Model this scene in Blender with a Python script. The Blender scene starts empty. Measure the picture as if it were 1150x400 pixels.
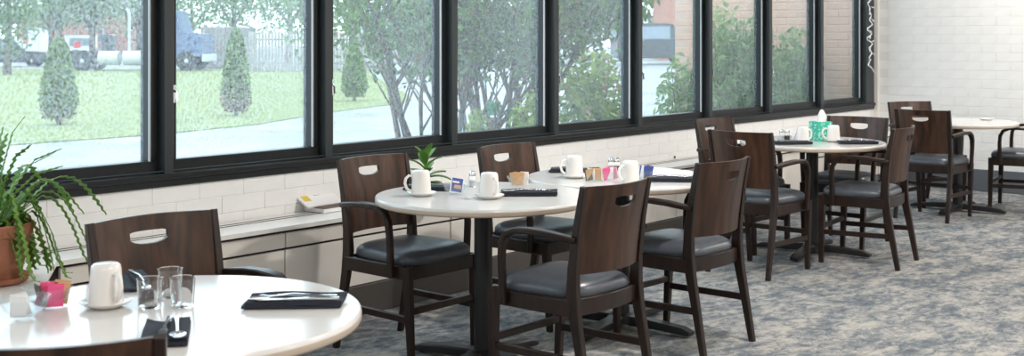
import bpy, bmesh, math, random
import numpy as np
from mathutils import Vector, Matrix

S = bpy.context.scene
COL = S.collection
PI = math.pi
R = math.radians
random.seed(7)

# ---------------------------------------------------------------- camera
F_PX, Y0, EYE = 1336.0, 43.4, 1.438            # focal length (px of 1150), horizon row, eye height
PHI = math.atan(1125.0 / F_PX)                 # heading of the lens from the window wall
cam_d = bpy.data.cameras.new('camera')
cam = bpy.data.objects.new('camera', cam_d); COL.objects.link(cam)
cam.location = (0, 0, EYE)
cam.rotation_euler = (R(90), 0, PHI - R(90))
cam_d.sensor_width = 36.0
cam_d.lens = F_PX / 1150.0 * 36.0
cam_d.shift_y = -(200.0 - Y0) / 1150.0
cam_d.clip_end = 400
cam_d.dof.use_dof = True
cam_d.dof.focus_distance = 6.0
cam_d.dof.aperture_fstop = 6.3
S.camera = cam

# ---------------------------------------------------------------- sky, exposure
w = bpy.data.worlds.new('overcast_sky'); S.world = w; w.use_nodes = True
bg = w.node_tree.nodes['Background']
bg.inputs[0].default_value = (0.76, 0.89, 1.0, 1); bg.inputs[1].default_value = 3.4
S.view_settings.view_transform = 'Standard'; S.view_settings.look = 'None'
S.view_settings.gamma = 1.0; S.view_settings.use_curve_mapping = False
S.view_settings.exposure = 0.12
LAMP_POWER = 55.0
PANEL_POWER = 38.0

# ---------------------------------------------------------------- helpers
def cw(X, Z):
    return (math.sin(PHI)*X + math.cos(PHI)*Z, -math.cos(PHI)*X + math.sin(PHI)*Z)
def spot(px, py, z):                            # place seen at (px, py) lying at height z
    Z = F_PX*(EYE - z)/(py - Y0); return cw((px - 575)*Z/F_PX, Z)
def far(px, Z):                                 # place at depth Z in the direction of column px
    return cw((px - 575)*Z/F_PX, Z)

class MB:
    def __init__(s): s.v = []; s.f = []
    def add(s, vs, fs):
        o = len(s.v); s.v += [tuple(p) for p in vs]; s.f += [tuple(i+o for i in q) for q in fs]; return s
    def box(s, c, d, bev=0.0, seg=1, M=None):
        bm = bmesh.new(); bmesh.ops.create_cube(bm, size=1.0)
        for q in bm.verts: q.co = Vector((q.co.x*d[0], q.co.y*d[1], q.co.z*d[2]))
        if bev > 0: bmesh.ops.bevel(bm, geom=bm.edges[:], offset=bev, segments=seg, affect='EDGES', profile=0.5)
        bm.verts.index_update()
        off = Vector(c)
        vs = [((M @ q.co) if M else q.co) + off for q in bm.verts]
        s.add(vs, [[q.index for q in f.verts] for f in bm.faces]); bm.free(); return s
    def span(s, x0, x1, y0, y1, z0, z1, bev=0.0):
        return s.box(((x0+x1)/2, (y0+y1)/2, (z0+z1)/2), (x1-x0, y1-y0, z1-z0), bev)
    def lathe(s, prof, n=24, c=(0, 0, 0), cap=True):
        vs = []; fs = []
        for (r, z) in prof:
            for k in range(n):
                a = 2*PI*k/n; vs.append((c[0]+r*math.cos(a), c[1]+r*math.sin(a), c[2]+z))
        m = len(prof)
        for i in range(m-1):
            for k in range(n):
                k2 = (k+1) % n; fs.append((i*n+k, i*n+k2, (i+1)*n+k2, (i+1)*n+k))
        if cap:
            fs.append(tuple(reversed(range(n)))); fs.append(tuple((m-1)*n+k for k in range(n)))
        return s.add(vs, fs)
    def tube(s, path, rad, n=8, cap=True):
        P = [Vector(p) for p in path]; m = len(P)
        if not hasattr(rad, '__len__'): rad = [rad]*m
        vs = []; fs = []; ref = None
        for i in range(m):
            t = (P[min(i+1, m-1)] - P[max(i-1, 0)]); t.normalize()
            if ref is None:
                ref = Vector((0, 0, 1)) if abs(t.z) < .9 else Vector((1, 0, 0))
            a = (ref - t*ref.dot(t)); a.normalize(); b = t.cross(a); ref = a
            for k in range(n):
                q = 2*PI*k/n; vs.append(P[i] + (a*math.cos(q) + b*math.sin(q))*rad[i])
        for i in range(m-1):
            for k in range(n):
                k2 = (k+1) % n; fs.append((i*n+k, i*n+k2, (i+1)*n+k2, (i+1)*n+k))
        if cap: fs.append(tuple(reversed(range(n)))); fs.append(tuple((m-1)*n+k for k in range(n)))
        return s.add(vs, fs)
    def sweep(s, path, wid, thk, side, ch=0.25):
        """rectangular bar with softened corners; wid runs along `side`, thk across it"""
        P = [Vector(p) for p in path]; m = len(P); side = Vector(side)
        if not hasattr(wid, '__len__'): wid = [wid]*m
        if not hasattr(thk, '__len__'): thk = [thk]*m
        vs = []; fs = []
        for i in range(m):
            t = (P[min(i+1, m-1)] - P[max(i-1, 0)]); t.normalize()
            a = side - t*side.dot(t); a.normalize(); b = t.cross(a)
            W, T = wid[i]/2, thk[i]/2; c = ch*min(W, T)
            for (x, y) in ((W-c, T), (W, T-c), (W, -T+c), (W-c, -T), (-W+c, -T), (-W, -T+c), (-W, T-c), (-W+c, T)):
                vs.append(P[i] + a*x + b*y)
        n = 8
        for i in range(m-1):
            for k in range(n):
                k2 = (k+1) % n; fs.append((i*n+k, (i+1)*n+k, (i+1)*n+k2, i*n+k2))
        fs.append(tuple(range(n))); fs.append(tuple(reversed([(m-1)*n+k for k in range(n)])))
        return s.add(vs, fs)
    def layers(s, rings):                       # rings: equal-length closed loops, capped
        n = len(rings[0]); vs = [p for r in rings for p in r]; fs = []
        for i in range(len(rings)-1):
            for k in range(n):
                k2 = (k+1) % n; fs.append((i*n+k, i*n+k2, (i+1)*n+k2, (i+1)*n+k))
        fs.append(tuple(reversed(range(n)))); fs.append(tuple((len(rings)-1)*n+k for k in range(n)))
        return s.add(vs, fs)
    def prism(s, pts, z0, z1):
        return s.layers([[(x, y, z0) for x, y in pts], [(x, y, z1) for x, y in pts]])
    def mesh(s, name, mat, ang=40):
        me = bpy.data.meshes.new(name); me.from_pydata(s.v, [], s.f); me.update()
        me.polygons.foreach_set('use_smooth', [True]*len(me.polygons))
        me.set_sharp_from_angle(angle=R(ang))
        if mat: me.materials.append(mat)
        return me
    def build(s, name, mat, parent=None, loc=None, ang=40):
        return put(name, s.mesh(name, mat, ang), parent, loc)

def put(name, me, parent=None, loc=None, rz=0.0):
    o = bpy.data.objects.new(name, me); COL.objects.link(o); o.parent = parent
    if loc is not None: o.location = loc
    if rz: o.rotation_euler = (0, 0, rz)
    return o
def tag(o, label, cat, group=None, kind=None):
    o['label'] = label; o['category'] = cat
    if group: o['group'] = group
    if kind: o['kind'] = kind
    return o
def empty(name, loc=(0, 0, 0), rz=0.0):
    o = bpy.data.objects.new(name, None); COL.objects.link(o); o.location = loc; o.rotation_euler = (0, 0, rz); return o
def thing(name, label, cat, loc=(0, 0, 0), rz=0.0, group=None):
    return tag(empty(name, loc, rz), label, cat, group)
def struct(o, label=None):
    o['kind'] = 'structure'
    if label: o['label'] = label
    return o
def dup(root, loc, rz, label, group=None):
    r = root.copy(); COL.objects.link(r); r.location = loc; r.rotation_euler = (0, 0, rz); r['label'] = label
    if group: r['group'] = group
    for ch in root.children:
        c = ch.copy(); COL.objects.link(c); c.parent = r
        for g in ch.children:
            d = g.copy(); COL.objects.link(d); d.parent = c
    return r

# ---------------------------------------------------------------- materials
def nodes(name):
    m = bpy.data.materials.new(name); m.use_nodes = True
    nt = m.node_tree; b = nt.nodes['Principled BSDF']; return m, nt, b
def plain(name, col, rough=.5, metal=0.0, spec=.5, coat=0.0, var=0.0, scale=20.0, bump=0.0):
    m, nt, b = nodes(name)
    b.inputs['Base Color'].default_value = (*col, 1); b.inputs['Roughness'].default_value = rough
    b.inputs['Metallic'].default_value = metal; b.inputs['Specular IOR Level'].default_value = spec
    b.inputs['Coat Weight'].default_value = coat; b.inputs['Coat Roughness'].default_value = .1
    if var or bump:
        tc = nt.nodes.new('ShaderNodeTexCoord'); n = nt.nodes.new('ShaderNodeTexNoise')
        n.inputs['Scale'].default_value = scale; n.inputs['Detail'].default_value = 4
        nt.links.new(tc.outputs['Object'], n.inputs['Vector'])
        if var:
            r = nt.nodes.new('ShaderNodeValToRGB')
            r.color_ramp.elements[0].position = .3; r.color_ramp.elements[1].position = .7
            r.color_ramp.elements[0].color = (*[c*(1-var) for c in col], 1)
            r.color_ramp.elements[1].color = (*[min(1, c*(1+var)) for c in col], 1)
            nt.links.new(n.outputs['Fac'], r.inputs[0]); nt.links.new(r.outputs[0], b.inputs['Base Color'])
        if bump:
            bp = nt.nodes.new('ShaderNodeBump'); bp.inputs['Strength'].default_value = bump; bp.inputs['Distance'].default_value = .01
            nt.links.new(n.outputs['Fac'], bp.inputs['Height']); nt.links.new(bp.outputs[0], b.inputs['Normal'])
    return m
def wood(name, dark, light, stretch=(28, 28, 1.6), rough=.38):
    m, nt, b = nodes(name)
    tc = nt.nodes.new('ShaderNodeTexCoord'); mp = nt.nodes.new('ShaderNodeMapping'); n = nt.nodes.new('ShaderNodeTexNoise')
    oi = nt.nodes.new('ShaderNodeObjectInfo'); ad = nt.nodes.new('ShaderNodeVectorMath')
    mp.inputs['Scale'].default_value = stretch
    n.inputs['Scale'].default_value = 1.0; n.inputs['Detail'].default_value = 6; n.inputs['Distortion'].default_value = .6
    r = nt.nodes.new('ShaderNodeValToRGB')
    r.color_ramp.elements[0].position = .32; r.color_ramp.elements[1].position = .72
    r.color_ramp.elements[0].color = (*dark, 1); r.color_ramp.elements[1].color = (*light, 1)
    nt.links.new(tc.outputs['Object'], ad.inputs[0]); nt.links.new(oi.outputs['Random'], ad.inputs[1])
    nt.links.new(ad.outputs[0], mp.inputs[0]); nt.links.new(mp.outputs[0], n.inputs['Vector'])
    nt.links.new(n.outputs['Fac'], r.inputs[0]); nt.links.new(r.outputs[0], b.inputs['Base Color'])
    b.inputs['Roughness'].default_value = rough; b.inputs['Specular IOR Level'].default_value = .45
    return m
def carpet():
    m, nt, b = nodes('blue_grey_patterned_carpet')
    tc = nt.nodes.new('ShaderNodeTexCoord'); mp = nt.nodes.new('ShaderNodeMapping')
    mp.inputs['Rotation'].default_value = (0, 0, .5); mp.inputs['Scale'].default_value = (1.0, 1.7, 1)
    nt.links.new(tc.outputs['Object'], mp.inputs[0])
    def nz(sc, det, dist, rough=.6):
        n = nt.nodes.new('ShaderNodeTexNoise'); n.inputs['Scale'].default_value = sc; n.inputs['Detail'].default_value = det
        n.inputs['Distortion'].default_value = dist; n.inputs['Roughness'].default_value = rough
        nt.links.new(mp.outputs[0], n.inputs['Vector']); return n
    a = nz(12, 9, .6, .80); c = nz(3.2, 3, .3); d = nz(90, 3, 0, .7)
    mx = nt.nodes.new('ShaderNodeMath'); mx.operation = 'MULTIPLY_ADD'; mx.inputs[1].default_value = .55
    nt.links.new(c.outputs['Fac'], mx.inputs[0]); nt.links.new(a.outputs['Fac'], mx.inputs[2])
    m2 = nt.nodes.new('ShaderNodeMath'); m2.operation = 'MULTIPLY_ADD'; m2.inputs[1].default_value = .22
    nt.links.new(d.outputs['Fac'], m2.inputs[0]); nt.links.new(mx.outputs[0], m2.inputs[2])
    r = nt.nodes.new('ShaderNodeValToRGB'); cr = r.color_ramp
    cr.elements[0].position = .72; cr.elements[0].color = (.095, .112, .135, 1)
    cr.elements[1].position = 1.06 if False else 1.0; cr.elements[1].color = (.40, .38, .35, 1)
    e = cr.elements.new(.82); e.color = (.150, .168, .188, 1)
    e = cr.elements.new(.90); e.color = (.255, .26, .262, 1)
    nt.links.new(m2.outputs[0], r.inputs[0]); nt.links.new(r.outputs[0], b.inputs['Base Color'])
    b.inputs['Roughness'].default_value = .95; b.inputs['Specular IOR Level'].default_value = .1
    bp = nt.nodes.new('ShaderNodeBump'); bp.inputs['Strength'].default_value = .35; bp.inputs['Distance'].default_value = .006
    nt.links.new(d.outputs['Fac'], bp.inputs['Height']); nt.links.new(bp.outputs[0], b.inputs['Normal'])
    return m
def clear_glass(name, tint=(1, 1, 1), haze=0.0, rain=False):
    """see-through pane: clear film + mirror gloss, with a milky wet/mesh film on top when hazed"""
    m = bpy.data.materials.new(name); m.use_nodes = True; nt = m.node_tree; nt.nodes.clear()
    out = nt.nodes.new('ShaderNodeOutputMaterial')
    tr = nt.nodes.new('ShaderNodeBsdfTransparent'); tr.inputs[0].default_value = (*tint, 1)
    gl = nt.nodes.new('ShaderNodeBsdfGlossy'); gl.inputs['Roughness'].default_value = .02
    fr = nt.nodes.new('ShaderNodeFresnel'); fr.inputs[0].default_value = 1.45
    mx = nt.nodes.new('ShaderNodeMixShader')
    ge = nt.nodes.new('ShaderNodeNewGeometry'); fm = nt.nodes.new('ShaderNodeMath'); fm.operation = 'MULTIPLY_ADD'   # reflect on entry faces only
    fm.inputs[1].default_value = -1.0; nt.links.new(ge.outputs['Backfacing'], fm.inputs[0]); fm.inputs[2].default_value = 1.0
    fx = nt.nodes.new('ShaderNodeMath'); fx.operation = 'MULTIPLY'
    nt.links.new(fr.outputs[0], fx.inputs[0]); nt.links.new(fm.outputs[0], fx.inputs[1])
    nt.links.new(fx.outputs[0], mx.inputs[0]); nt.links.new(tr.outputs[0], mx.inputs[1]); nt.links.new(gl.outputs[0], mx.inputs[2])
    last = mx
    if haze:
        tl = nt.nodes.new('ShaderNodeBsdfTranslucent'); tl.inputs[0].default_value = (.9, .97, 1, 1)
        m2 = nt.nodes.new('ShaderNodeMixShader')
        if rain:
            tc = nt.nodes.new('ShaderNodeTexCoord'); n = nt.nodes.new('ShaderNodeTexNoise')
            mp = nt.nodes.new('ShaderNodeMapping'); mp.inputs['Scale'].default_value = (1, 1, .7)
            n.inputs['Scale'].default_value = 95; n.inputs['Detail'].default_value = 2
            big = nt.nodes.new('ShaderNodeTexNoise'); big.inputs['Scale'].default_value = 1.3
            nt.links.new(tc.outputs['Object'], mp.inputs[0]); nt.links.new(mp.outputs[0], n.inputs['Vector'])
            nt.links.new(tc.outputs['Object'], big.inputs['Vector'])
            mr = nt.nodes.new('ShaderNodeMapRange'); mr.inputs[1].default_value = .35; mr.inputs[2].default_value = .68
            mr.inputs[3].default_value = haze*.2; mr.inputs[4].default_value = haze*2.2
            nt.links.new(n.outputs['Fac'], mr.inputs[0])
            mb = nt.nodes.new('ShaderNodeMapRange'); mb.inputs[1].default_value = .3; mb.inputs[2].default_value = .7
            mb.inputs[3].default_value = .75; mb.inputs[4].default_value = 1.25
            nt.links.new(big.outputs['Fac'], mb.inputs[0])
            ml = nt.nodes.new('ShaderNodeMath'); ml.operation = 'MULTIPLY'
            nt.links.new(mr.outputs[0], ml.inputs[0]); nt.links.new(mb.outputs[0], ml.inputs[1])
            nt.links.new(ml.outputs[0], m2.inputs[0])
        else: m2.inputs[0].default_value = haze
        nt.links.new(mx.outputs[0], m2.inputs[1]); nt.links.new(tl.outputs[0], m2.inputs[2]); last = m2
    nt.links.new(last.outputs[0], out.inputs[0]); return m
def foliage_mat(name, a, b_, trans=.35):
    m, nt, b = nodes(name)
    oi = nt.nodes.new('ShaderNodeNewGeometry'); r = nt.nodes.new('ShaderNodeValToRGB')
    r.color_ramp.elements[0].color = (*a, 1); r.color_ramp.elements[1].color = (*b_, 1)
    nt.links.new(oi.outputs['Random Per Island'], r.inputs[0]); nt.links.new(r.outputs[0], b.inputs['Base Color'])
    b.inputs['Roughness'].default_value = .5
    tl = nt.nodes.new('ShaderNodeBsdfTranslucent'); nt.links.new(r.outputs[0], tl.inputs[0])
    mx = nt.nodes.new('ShaderNodeMixShader'); mx.inputs[0].default_value = trans
    out = nt.nodes['Material Output']
    nt.links.new(b.outputs[0], mx.inputs[1]); nt.links.new(tl.outputs[0], mx.inputs[2]); nt.links.new(mx.outputs[0], out.inputs[0])
    return m
def emit(name, col, st):
    m = bpy.data.materials.new(name); m.use_nodes = True; nt = m.node_tree; nt.nodes.clear()
    o = nt.nodes.new('ShaderNodeOutputMaterial'); e = nt.nodes.new('ShaderNodeEmission')
    e.inputs[0].default_value = (*col, 1); e.inputs[1].default_value = st; nt.links.new(e.outputs[0], o.inputs[0]); return m

M = {}
M['wood'] = wood('dark_walnut', (.010, .005, .0035), (.030, .0145, .0095))
M['panel'] = wood('walnut_veneer', (.018, .008, .005), (.088, .040, .022), (22, 22, 1.1), .34)
M['vinyl'] = plain('slate_vinyl', (.070, .082, .099), .34, spec=.6, var=.12, scale=30, bump=.06)
M['laminate'] = plain('white_laminate', (.74, .73, .715), .16, spec=.5, var=.02, scale=9)
M['edge'] = plain('beige_table_edge', (.60, .50, .40), .4)
M['iron'] = plain('black_iron', (.012, .012, .014), .42)
M['wall'] = plain('white_painted_wall', (.80, .775, .74), .55, var=.03, scale=6, bump=.15)
M['brick'] = plain('white_painted_brick', (.86, .855, .845), .5, var=.03, scale=9, bump=.25)
M['mortar'] = plain('white_painted_mortar', (.78, .77, .76), .7)
M['cover'] = plain('cream_enamel', (.76, .72, .67), .42, var=.02, scale=5)
M['slab'] = plain('white_ledge', (.82, .80, .77), .3)
M['gap'] = plain('painted_gap_shade', (.03, .028, .026), .8)  # near-black colour standing in for shade in slots and panel gaps
M['kick'] = plain('dark_taupe_baseboard', (.075, .066, .060), .5)
M['greybase'] = plain('grey_vinyl_baseboard', (.115, .13, .15), .5)
M['frame'] = plain('black_window_frame', (.011, .014, .016), .38, var=.2, scale=40)
M['frame2'] = plain('charcoal_mullion', (.030, .038, .042), .42)
M['rust'] = plain('rusty_metal', (.14, .075, .04), .7)
M['chrome'] = plain('chrome', (.75, .76, .78), .12, metal=1.0)
M['white'] = plain('white_glazed_china', (.85, .83, .80), .18, coat=.3)
M['navy'] = plain('navy_napkin_cloth', (.010, .013, .026), .75, var=.25, scale=60, bump=.2)
M['steel'] = plain('polished_steel', (.72, .72, .74), .13, metal=1.0)
M['paper'] = plain('white_paper', (.85, .85, .86), .6)
M['pink'] = plain('pink_paper', (.85, .10, .27), .5)
M['palepink'] = plain('pale_pink_paper', (.85, .45, .55), .5)
M['blue'] = plain('blue_paper', (.06, .10, .35), .5)
M['tan'] = plain('tan_paper', (.62, .36, .17), .5)
M['brown'] = plain('brown_packet', (.10, .05, .035), .5)
M['yellow'] = plain('yellow_ink', (.75, .55, .10), .5)
M['magenta'] = plain('magenta_ink', (.65, .05, .22), .5)
M['pane'] = clear_glass('damp_window_glass', (.95, .985, .985), .065, True)
M['rainpane'] = clear_glass('rain_wet_window_glass', (.95, .985, .985), .085, True)
M['cglass'] = plain('clear_tableware_glass', (1, 1, 1), .0); M['cglass'].node_tree.nodes['Principled BSDF'].inputs['Transmission Weight'].default_value = 1.0
M['bglass'] = clear_glass('thin_bowl_glass', (.97, .985, .99), .05)
M['terra'] = plain('terracotta', (.42, .165, .10), .8, var=.18, scale=14, bump=.1)
M['soil'] = plain('dark_soil', (.03, .02, .012), .9)
M['frond'] = foliage_mat('zigzag_frond_green', (.16, .34, .06), (.36, .58, .16), .3)
M['leafy'] = foliage_mat('glossy_leaf_green', (.09, .24, .04), (.26, .50, .12), .3)
M['tealbox'] = plain('teal_card', (.05, .50, .36), .5)
M['tealpale'] = plain('pale_teal_ink', (.45, .80, .68), .5)
M['ceil'] = plain('white_ceiling', (.78, .77, .75), .8)
M['lens'] = emit('lamp_lens', (1.0, .86, .70), 6.0)
M['wire'] = plain('white_wire', (.85, .85, .86), .4)
M['bulb'] = plain('frosted_bulb', (.9, .9, .92), .25)
M['carpet'] = carpet()
# outdoors
M['lawn'] = plain('wet_lawn', (.185, .215, .085), .95, spec=.2, var=.22, scale=1.6)
M['asphalt'] = plain('wet_asphalt', (.20, .205, .215), .5, spec=.4, var=.35, scale=.7)
M['redbrick'] = plain('red_brick', (.42, .20, .145), .85, var=.18, scale=3)
M['redmortar'] = plain('grey_mortar', (.62, .44, .36), .9)
M['wingbrick'] = plain('orange_brick', (.66, .40, .29), .85, var=.10, scale=3)
M['bark'] = plain('grey_brown_bark', (.12, .095, .08), .9, var=.3, scale=20)
M['tree1'] = foliage_mat('shrub_tree_leaf', (.045, .095, .03), (.15, .26, .06), .4)
M['tree2'] = foliage_mat('far_tree_leaf', (.08, .145, .06), (.21, .32, .13), .35)
M['conifer'] = foliage_mat('conifer_leaf', (.08, .14, .035), (.24, .35, .09), .25)
M['browned'] = foliage_mat('browned_conifer_leaf', (.20, .135, .085), (.33, .27, .17), .2)
M['bright'] = foliage_mat('bright_bush_leaf', (.20, .31, .05), (.46, .58, .16), .45)
M['vine'] = foliage_mat('vine_leaf', (.13, .26, .09), (.36, .52, .20), .45)
M['petal'] = foliage_mat('pink_petal', (.55, .08, .20), (.75, .25, .38), .3)
M['fence'] = plain('weathered_grey_fence', (.30, .28, .27), .9, var=.2, scale=2)
M['fencegap'] = plain('fence_rail', (.18, .17, .16), .9)
M['bluepaint'] = plain('blue_truck_paint', (.05, .09, .20), .3, coat=.5)
M['darkpaint'] = plain('dark_grey_truck_paint', (.03, .04, .05), .3, coat=.5)
M['whitepaint'] = plain('white_van_paint', (.75, .76, .78), .3, coat=.4)
M['tyre'] = plain('black_tyre', (.015, .015, .016), .8)
M['greymetal'] = plain('pale_grey_metal', (.50, .52, .54), .4, metal=.2)
M['carglass'] = plain('pale_car_glass', (.22, .27, .32), .08)
M['redlamp'] = plain('red_lamp', (.5, .02, .02), .3)
M['roof'] = plain('grey_shingle', (.16, .15, .15), .9)
M['shedmetal'] = plain('pale_shed_door', (.62, .64, .66), .5)
M['greenplastic'] = plain('green_plastic', (.03, .22, .10), .4)

# ================================================================ THE ROOM
WY, EX = 4.88, 11.43            # inner faces of the window wall and of the far end wall
X0, Y_BACK, CEIL = -4.2, -4.5, 2.75
SILL, GLASS0, HEAD = 0.742, 0.859, 2.40
WW, WS = 0.994, 3.336           # window module and the left glass edge of the second window in view

struct(MB().span(X0, EX, Y_BACK, 5.12, -.10, 0.0).build('floor', M['carpet']), 'blue grey and cream blotched carpet floor')
struct(MB().span(X0, EX+.3, Y_BACK, 5.12, CEIL, CEIL+.1).build('ceiling', M['ceil']))
struct(MB().span(X0-.12, X0, Y_BACK, 5.12, 0, CEIL).build('wall_left', M['wall']))
struct(MB().span(X0, EX, Y_BACK-.12, Y_BACK, 0, CEIL).build('wall_back', M['wall']))
ww = struct(MB().span(X0, EX+.02, WY+.001, 5.12, 0, SILL+.006).span(X0, EX+.02, WY, 5.12, HEAD, CEIL).build('wall_window', M['mortar']),
            'low white painted brick wall under the windows')
we = struct(MB().span(EX+.001, EX+.30, Y_BACK, 5.12, 0, CEIL).build('wall_right', M['mortar']), 'white painted brick end wall')

BL, BH, J = .262, .085, .0028
bm_y = MB().box((0, 0, 0), (BL-J, .014, BH-J), .002).mesh('brick', M['brick'])        # face to -y
bm_x = MB().box((0, 0, 0), (.014, BL-J, BH-J), .002).mesh('brick', M['brick'])        # face to -x
rng = random.Random(3)
stuff_y = MB(); stuff_x = MB()
zt = SILL
for row in range(3):
    zc = zt - BH*(row+.5); x = EX - BL*(.5 if row % 2 else 1.0)
    while x > X0+.2:
        if x > 1.9: put('brick', bm_y, ww, (x, WY+.0055+rng.uniform(-.0015, .001), zc))
        else: stuff_y.box((x, WY+.0055, zc), (BL-J, .014, BH-J))
        x -= BL
for k in range(32):
    zc = .03 + BH*(k+.5)
    if zc + BH/2 > CEIL: break
    y = WY - BL*(.5 if k % 2 else 1.0)
    while y > Y_BACK+.2:
        if y > 3.05 and zc < 2.2: put('brick', bm_x, we, (EX+.0055+rng.uniform(-.0015, .001), y, zc))
        else: stuff_x.box((EX+.0055, y, zc), (.014, BL-J, BH-J))
        y -= BL
o = stuff_y.build('brickwork', M['brick'], ww); o['kind'] = 'stuff'
o = stuff_x.build('brickwork', M['brick'], we); o['kind'] = 'stuff'
struct(MB().span(EX-.016, EX+.002, Y_BACK, 4.55, 0, .205, .003).build('baseboard_right', M['greybase']), 'dark grey baseboard along the end wall')
struct(MB().span(EX-.05, EX+.003, WY-.045, WY+.004, .55, CEIL).build('trim_1', M['wall']), 'narrow white corner trim beside the last window')

# windows ------------------------------------------------------------------
def window(n, xl):
    """xl: left glass edge. Fixed black frame with a set-in sash, one pane, one latch."""
    root = struct(empty('window_%d' % n, (xl, 0, 0)))
    gw = WW - .150
    yo = WY + .085
    MB().span(0-.012, gw+.012, yo, yo+.008, GLASS0-.012, HEAD-.07).build('pane', M['rainpane'] if n < 6 else M['pane'], root)
    MB().span(-.05, gw+.05, WY+.035, WY+.115, GLASS0-.058, GLASS0, .004).build('bottom_rail', M['frame'], root)
    MB().span(-.05, gw+.05, WY+.035, WY+.115, HEAD-.08, HEAD-.02, .004).build('top_rail', M['frame'], root)
    MB().span(-.048, 0, WY+.036, WY+.114, GLASS0-.002, HEAD-.078, .004).build('stile', M['frame'], root)
    MB().span(gw, gw+.048, WY+.036, WY+.114, GLASS0-.002, HEAD-.078, .004).build('stile', M['frame'], root)
    MB().span(gw-.004, gw+.003, WY+.030, WY+.040, GLASS0, HEAD-.08).build('glazing_bead', M['greymetal'], root)
    la = MB().span(-.040, -.012, WY+.018, WY+.037, 1.13, 1.215, .004).build('latch', M['chrome'], root)
    MB().tube([(-.026, WY+.018, 1.19), (-.026, WY-.002, 1.18), (-.030, WY-.008, 1.14)], .006).build('latch_lever', M['chrome'], la)
    MB().span(gw+.050, gw+.066, WY+.020, WY+.034, SILL+.062, SILL+.080, .003).build('corner_clip', M['rust'], root)
    return root
for i in range(-3, 9): window(i+4, WS + (i-1)*WW + (WW if i > 8 else 0))
xa, xb = WS - 4*WW - .14, EX - .052
for i in range(-4, 9):           # posts between the windows
    x1 = WS + i*WW - .048; x0 = x1 - .054
    if i == 8: x0, x1 = x1-.054, xb
    struct(MB().span(x0, x1, WY-.012, WY+.12, SILL+.055, HEAD, .004).build('trim_%d' % (i+10), M['frame2']))
sill = struct(MB().span(xa, xb, WY-.030, WY+.12, SILL+.030, SILL+.060, .006).build('trim_20', M['frame']), 'black window sill frame running the length of the wall')
MB().span(xa, xb, WY-.016, WY+.12, SILL-.004, SILL+.032, .004).build('sill_rail', M['frame'], sill)
MB().span(xa, xb, WY-.010, WY+.006, SILL+.066, SILL+.072, .002).build('sill_track', M['frame2'], sill)
MB().span(xa, xb, WY-.012, WY+.12, HEAD-.022, HEAD+.03, .004).build('head_rail', M['frame'], sill)

# radiator cover / window ledge -------------------------------------------------
FY = 4.578
rc = thing('radiator_cover', 'long low cream radiator cover with white ledge under the windows', 'radiator cover', (0, 0, 0))
top_pts = [(-3.0, WY-.012), (-3.0, 3.95), (2.10, 3.95), (2.52, FY-.022), (EX-.03, FY-.022), (EX-.03, WY-.012)]
MB().prism(top_pts, .506, .527).build('ledge', M['slab'], rc)
for yy in (4.80, 4.755): MB().span(-2.9, EX-.1, yy, yy+.008, .5265, .5285).build('grille_slot_shade', M['gap'], rc)  # solid dark strips; the shade inside the slots is in their colour
fascia = [(2.55, 3.72), (3.73, 4.90), (4.91, 6.08), (6.09, 7.26), (7.27, 8.44), (8.45, 9.62), (9.63, 10.80), (10.81, EX-.04)]
for a, b in fascia:
    MB().span(a, b, FY, FY+.02, .418, .490, .002).build('fascia_panel', M['cover'], rc)
    MB().span(a, b, FY+.004, FY+.024, .160, .406, .002).build('lower_panel', M['cover'], rc)
MB().span(2.50, EX-.04, FY+.025, FY+.05, .0, .506).build('carcass', M['gap'], rc)  # backing coloured dark so the gaps between panels read as shaded
MB().span(2.40, EX-.04, FY-.006, FY+.02, .0, .157, .003).build('kickboard', M['kick'], rc)
MB().prism([(-2.9, 4.86), (-2.9, 4.0), (2.06, 4.0), (2.50, FY+.03), (2.50, 4.86)], .0, .505).build('side_cabinet', M['cover'], rc)

# ceiling lamps --------------------------------------------------------------------
def downlight(x, y, p):
    t = thing('ceiling_downlight', 'unseen round recessed ceiling downlight', 'ceiling light', (x, y, CEIL), 0, 'ceiling downlights')
    MB().lathe([(.095, 0), (.095, -.012), (.075, -.016), (.072, 0)], 24).build('trim_ring', M['ceil'], t)
    MB().lathe([(.071, -.006), (.071, -.002)], 24).build('lens', M['lens'], t)
    L = bpy.data.lights.new('downlight_beam', 'SPOT'); L.energy = p; L.color = (1.0, .96, .91)
    L.spot_size = R(150); L.spot_blend = .25; L.shadow_soft_size = .055
    o = bpy.data.objects.new('downlight_beam', L); COL.objects.link(o); o.parent = t; o.location = (0, 0, -.03)
for x in (-.15, 2.4, 4.95, 7.5): downlight(x, 2.5, LAMP_POWER*(.22 if x < 3 else 3.0 if x < 6 else 1.0))
for y in (3.3, .9, -.7): downlight(10.2, y, LAMP_POWER*1.8)  # unseen row, added to brighten the end wall
def troffer(x, y, p):
    t = thing('ceiling_panel_light', 'square ceiling panel light', 'ceiling light', (x, y, CEIL), 0, 'square ceiling panel lights')
    MB().span(-.31, .31, -.31, .31, -.02, 0, .004).build('frame', M['ceil'], t)
    MB().span(-.28, .28, -.28, .28, -.024, -.019).build('diffuser', M['lens'], t)
    L = bpy.data.lights.new('panel_glow', 'AREA'); L.energy = p; L.color = (1.0, .95, .89); L.size = .55
    o = bpy.data.objects.new('panel_glow', L); COL.objects.link(o); o.parent = t; o.location = (0, 0, -.03)
for x in (-1.5, 2.0, 5.5, 9.4):
    for y in (-2.6, .5): troffer(x, y, PANEL_POWER)

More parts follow.
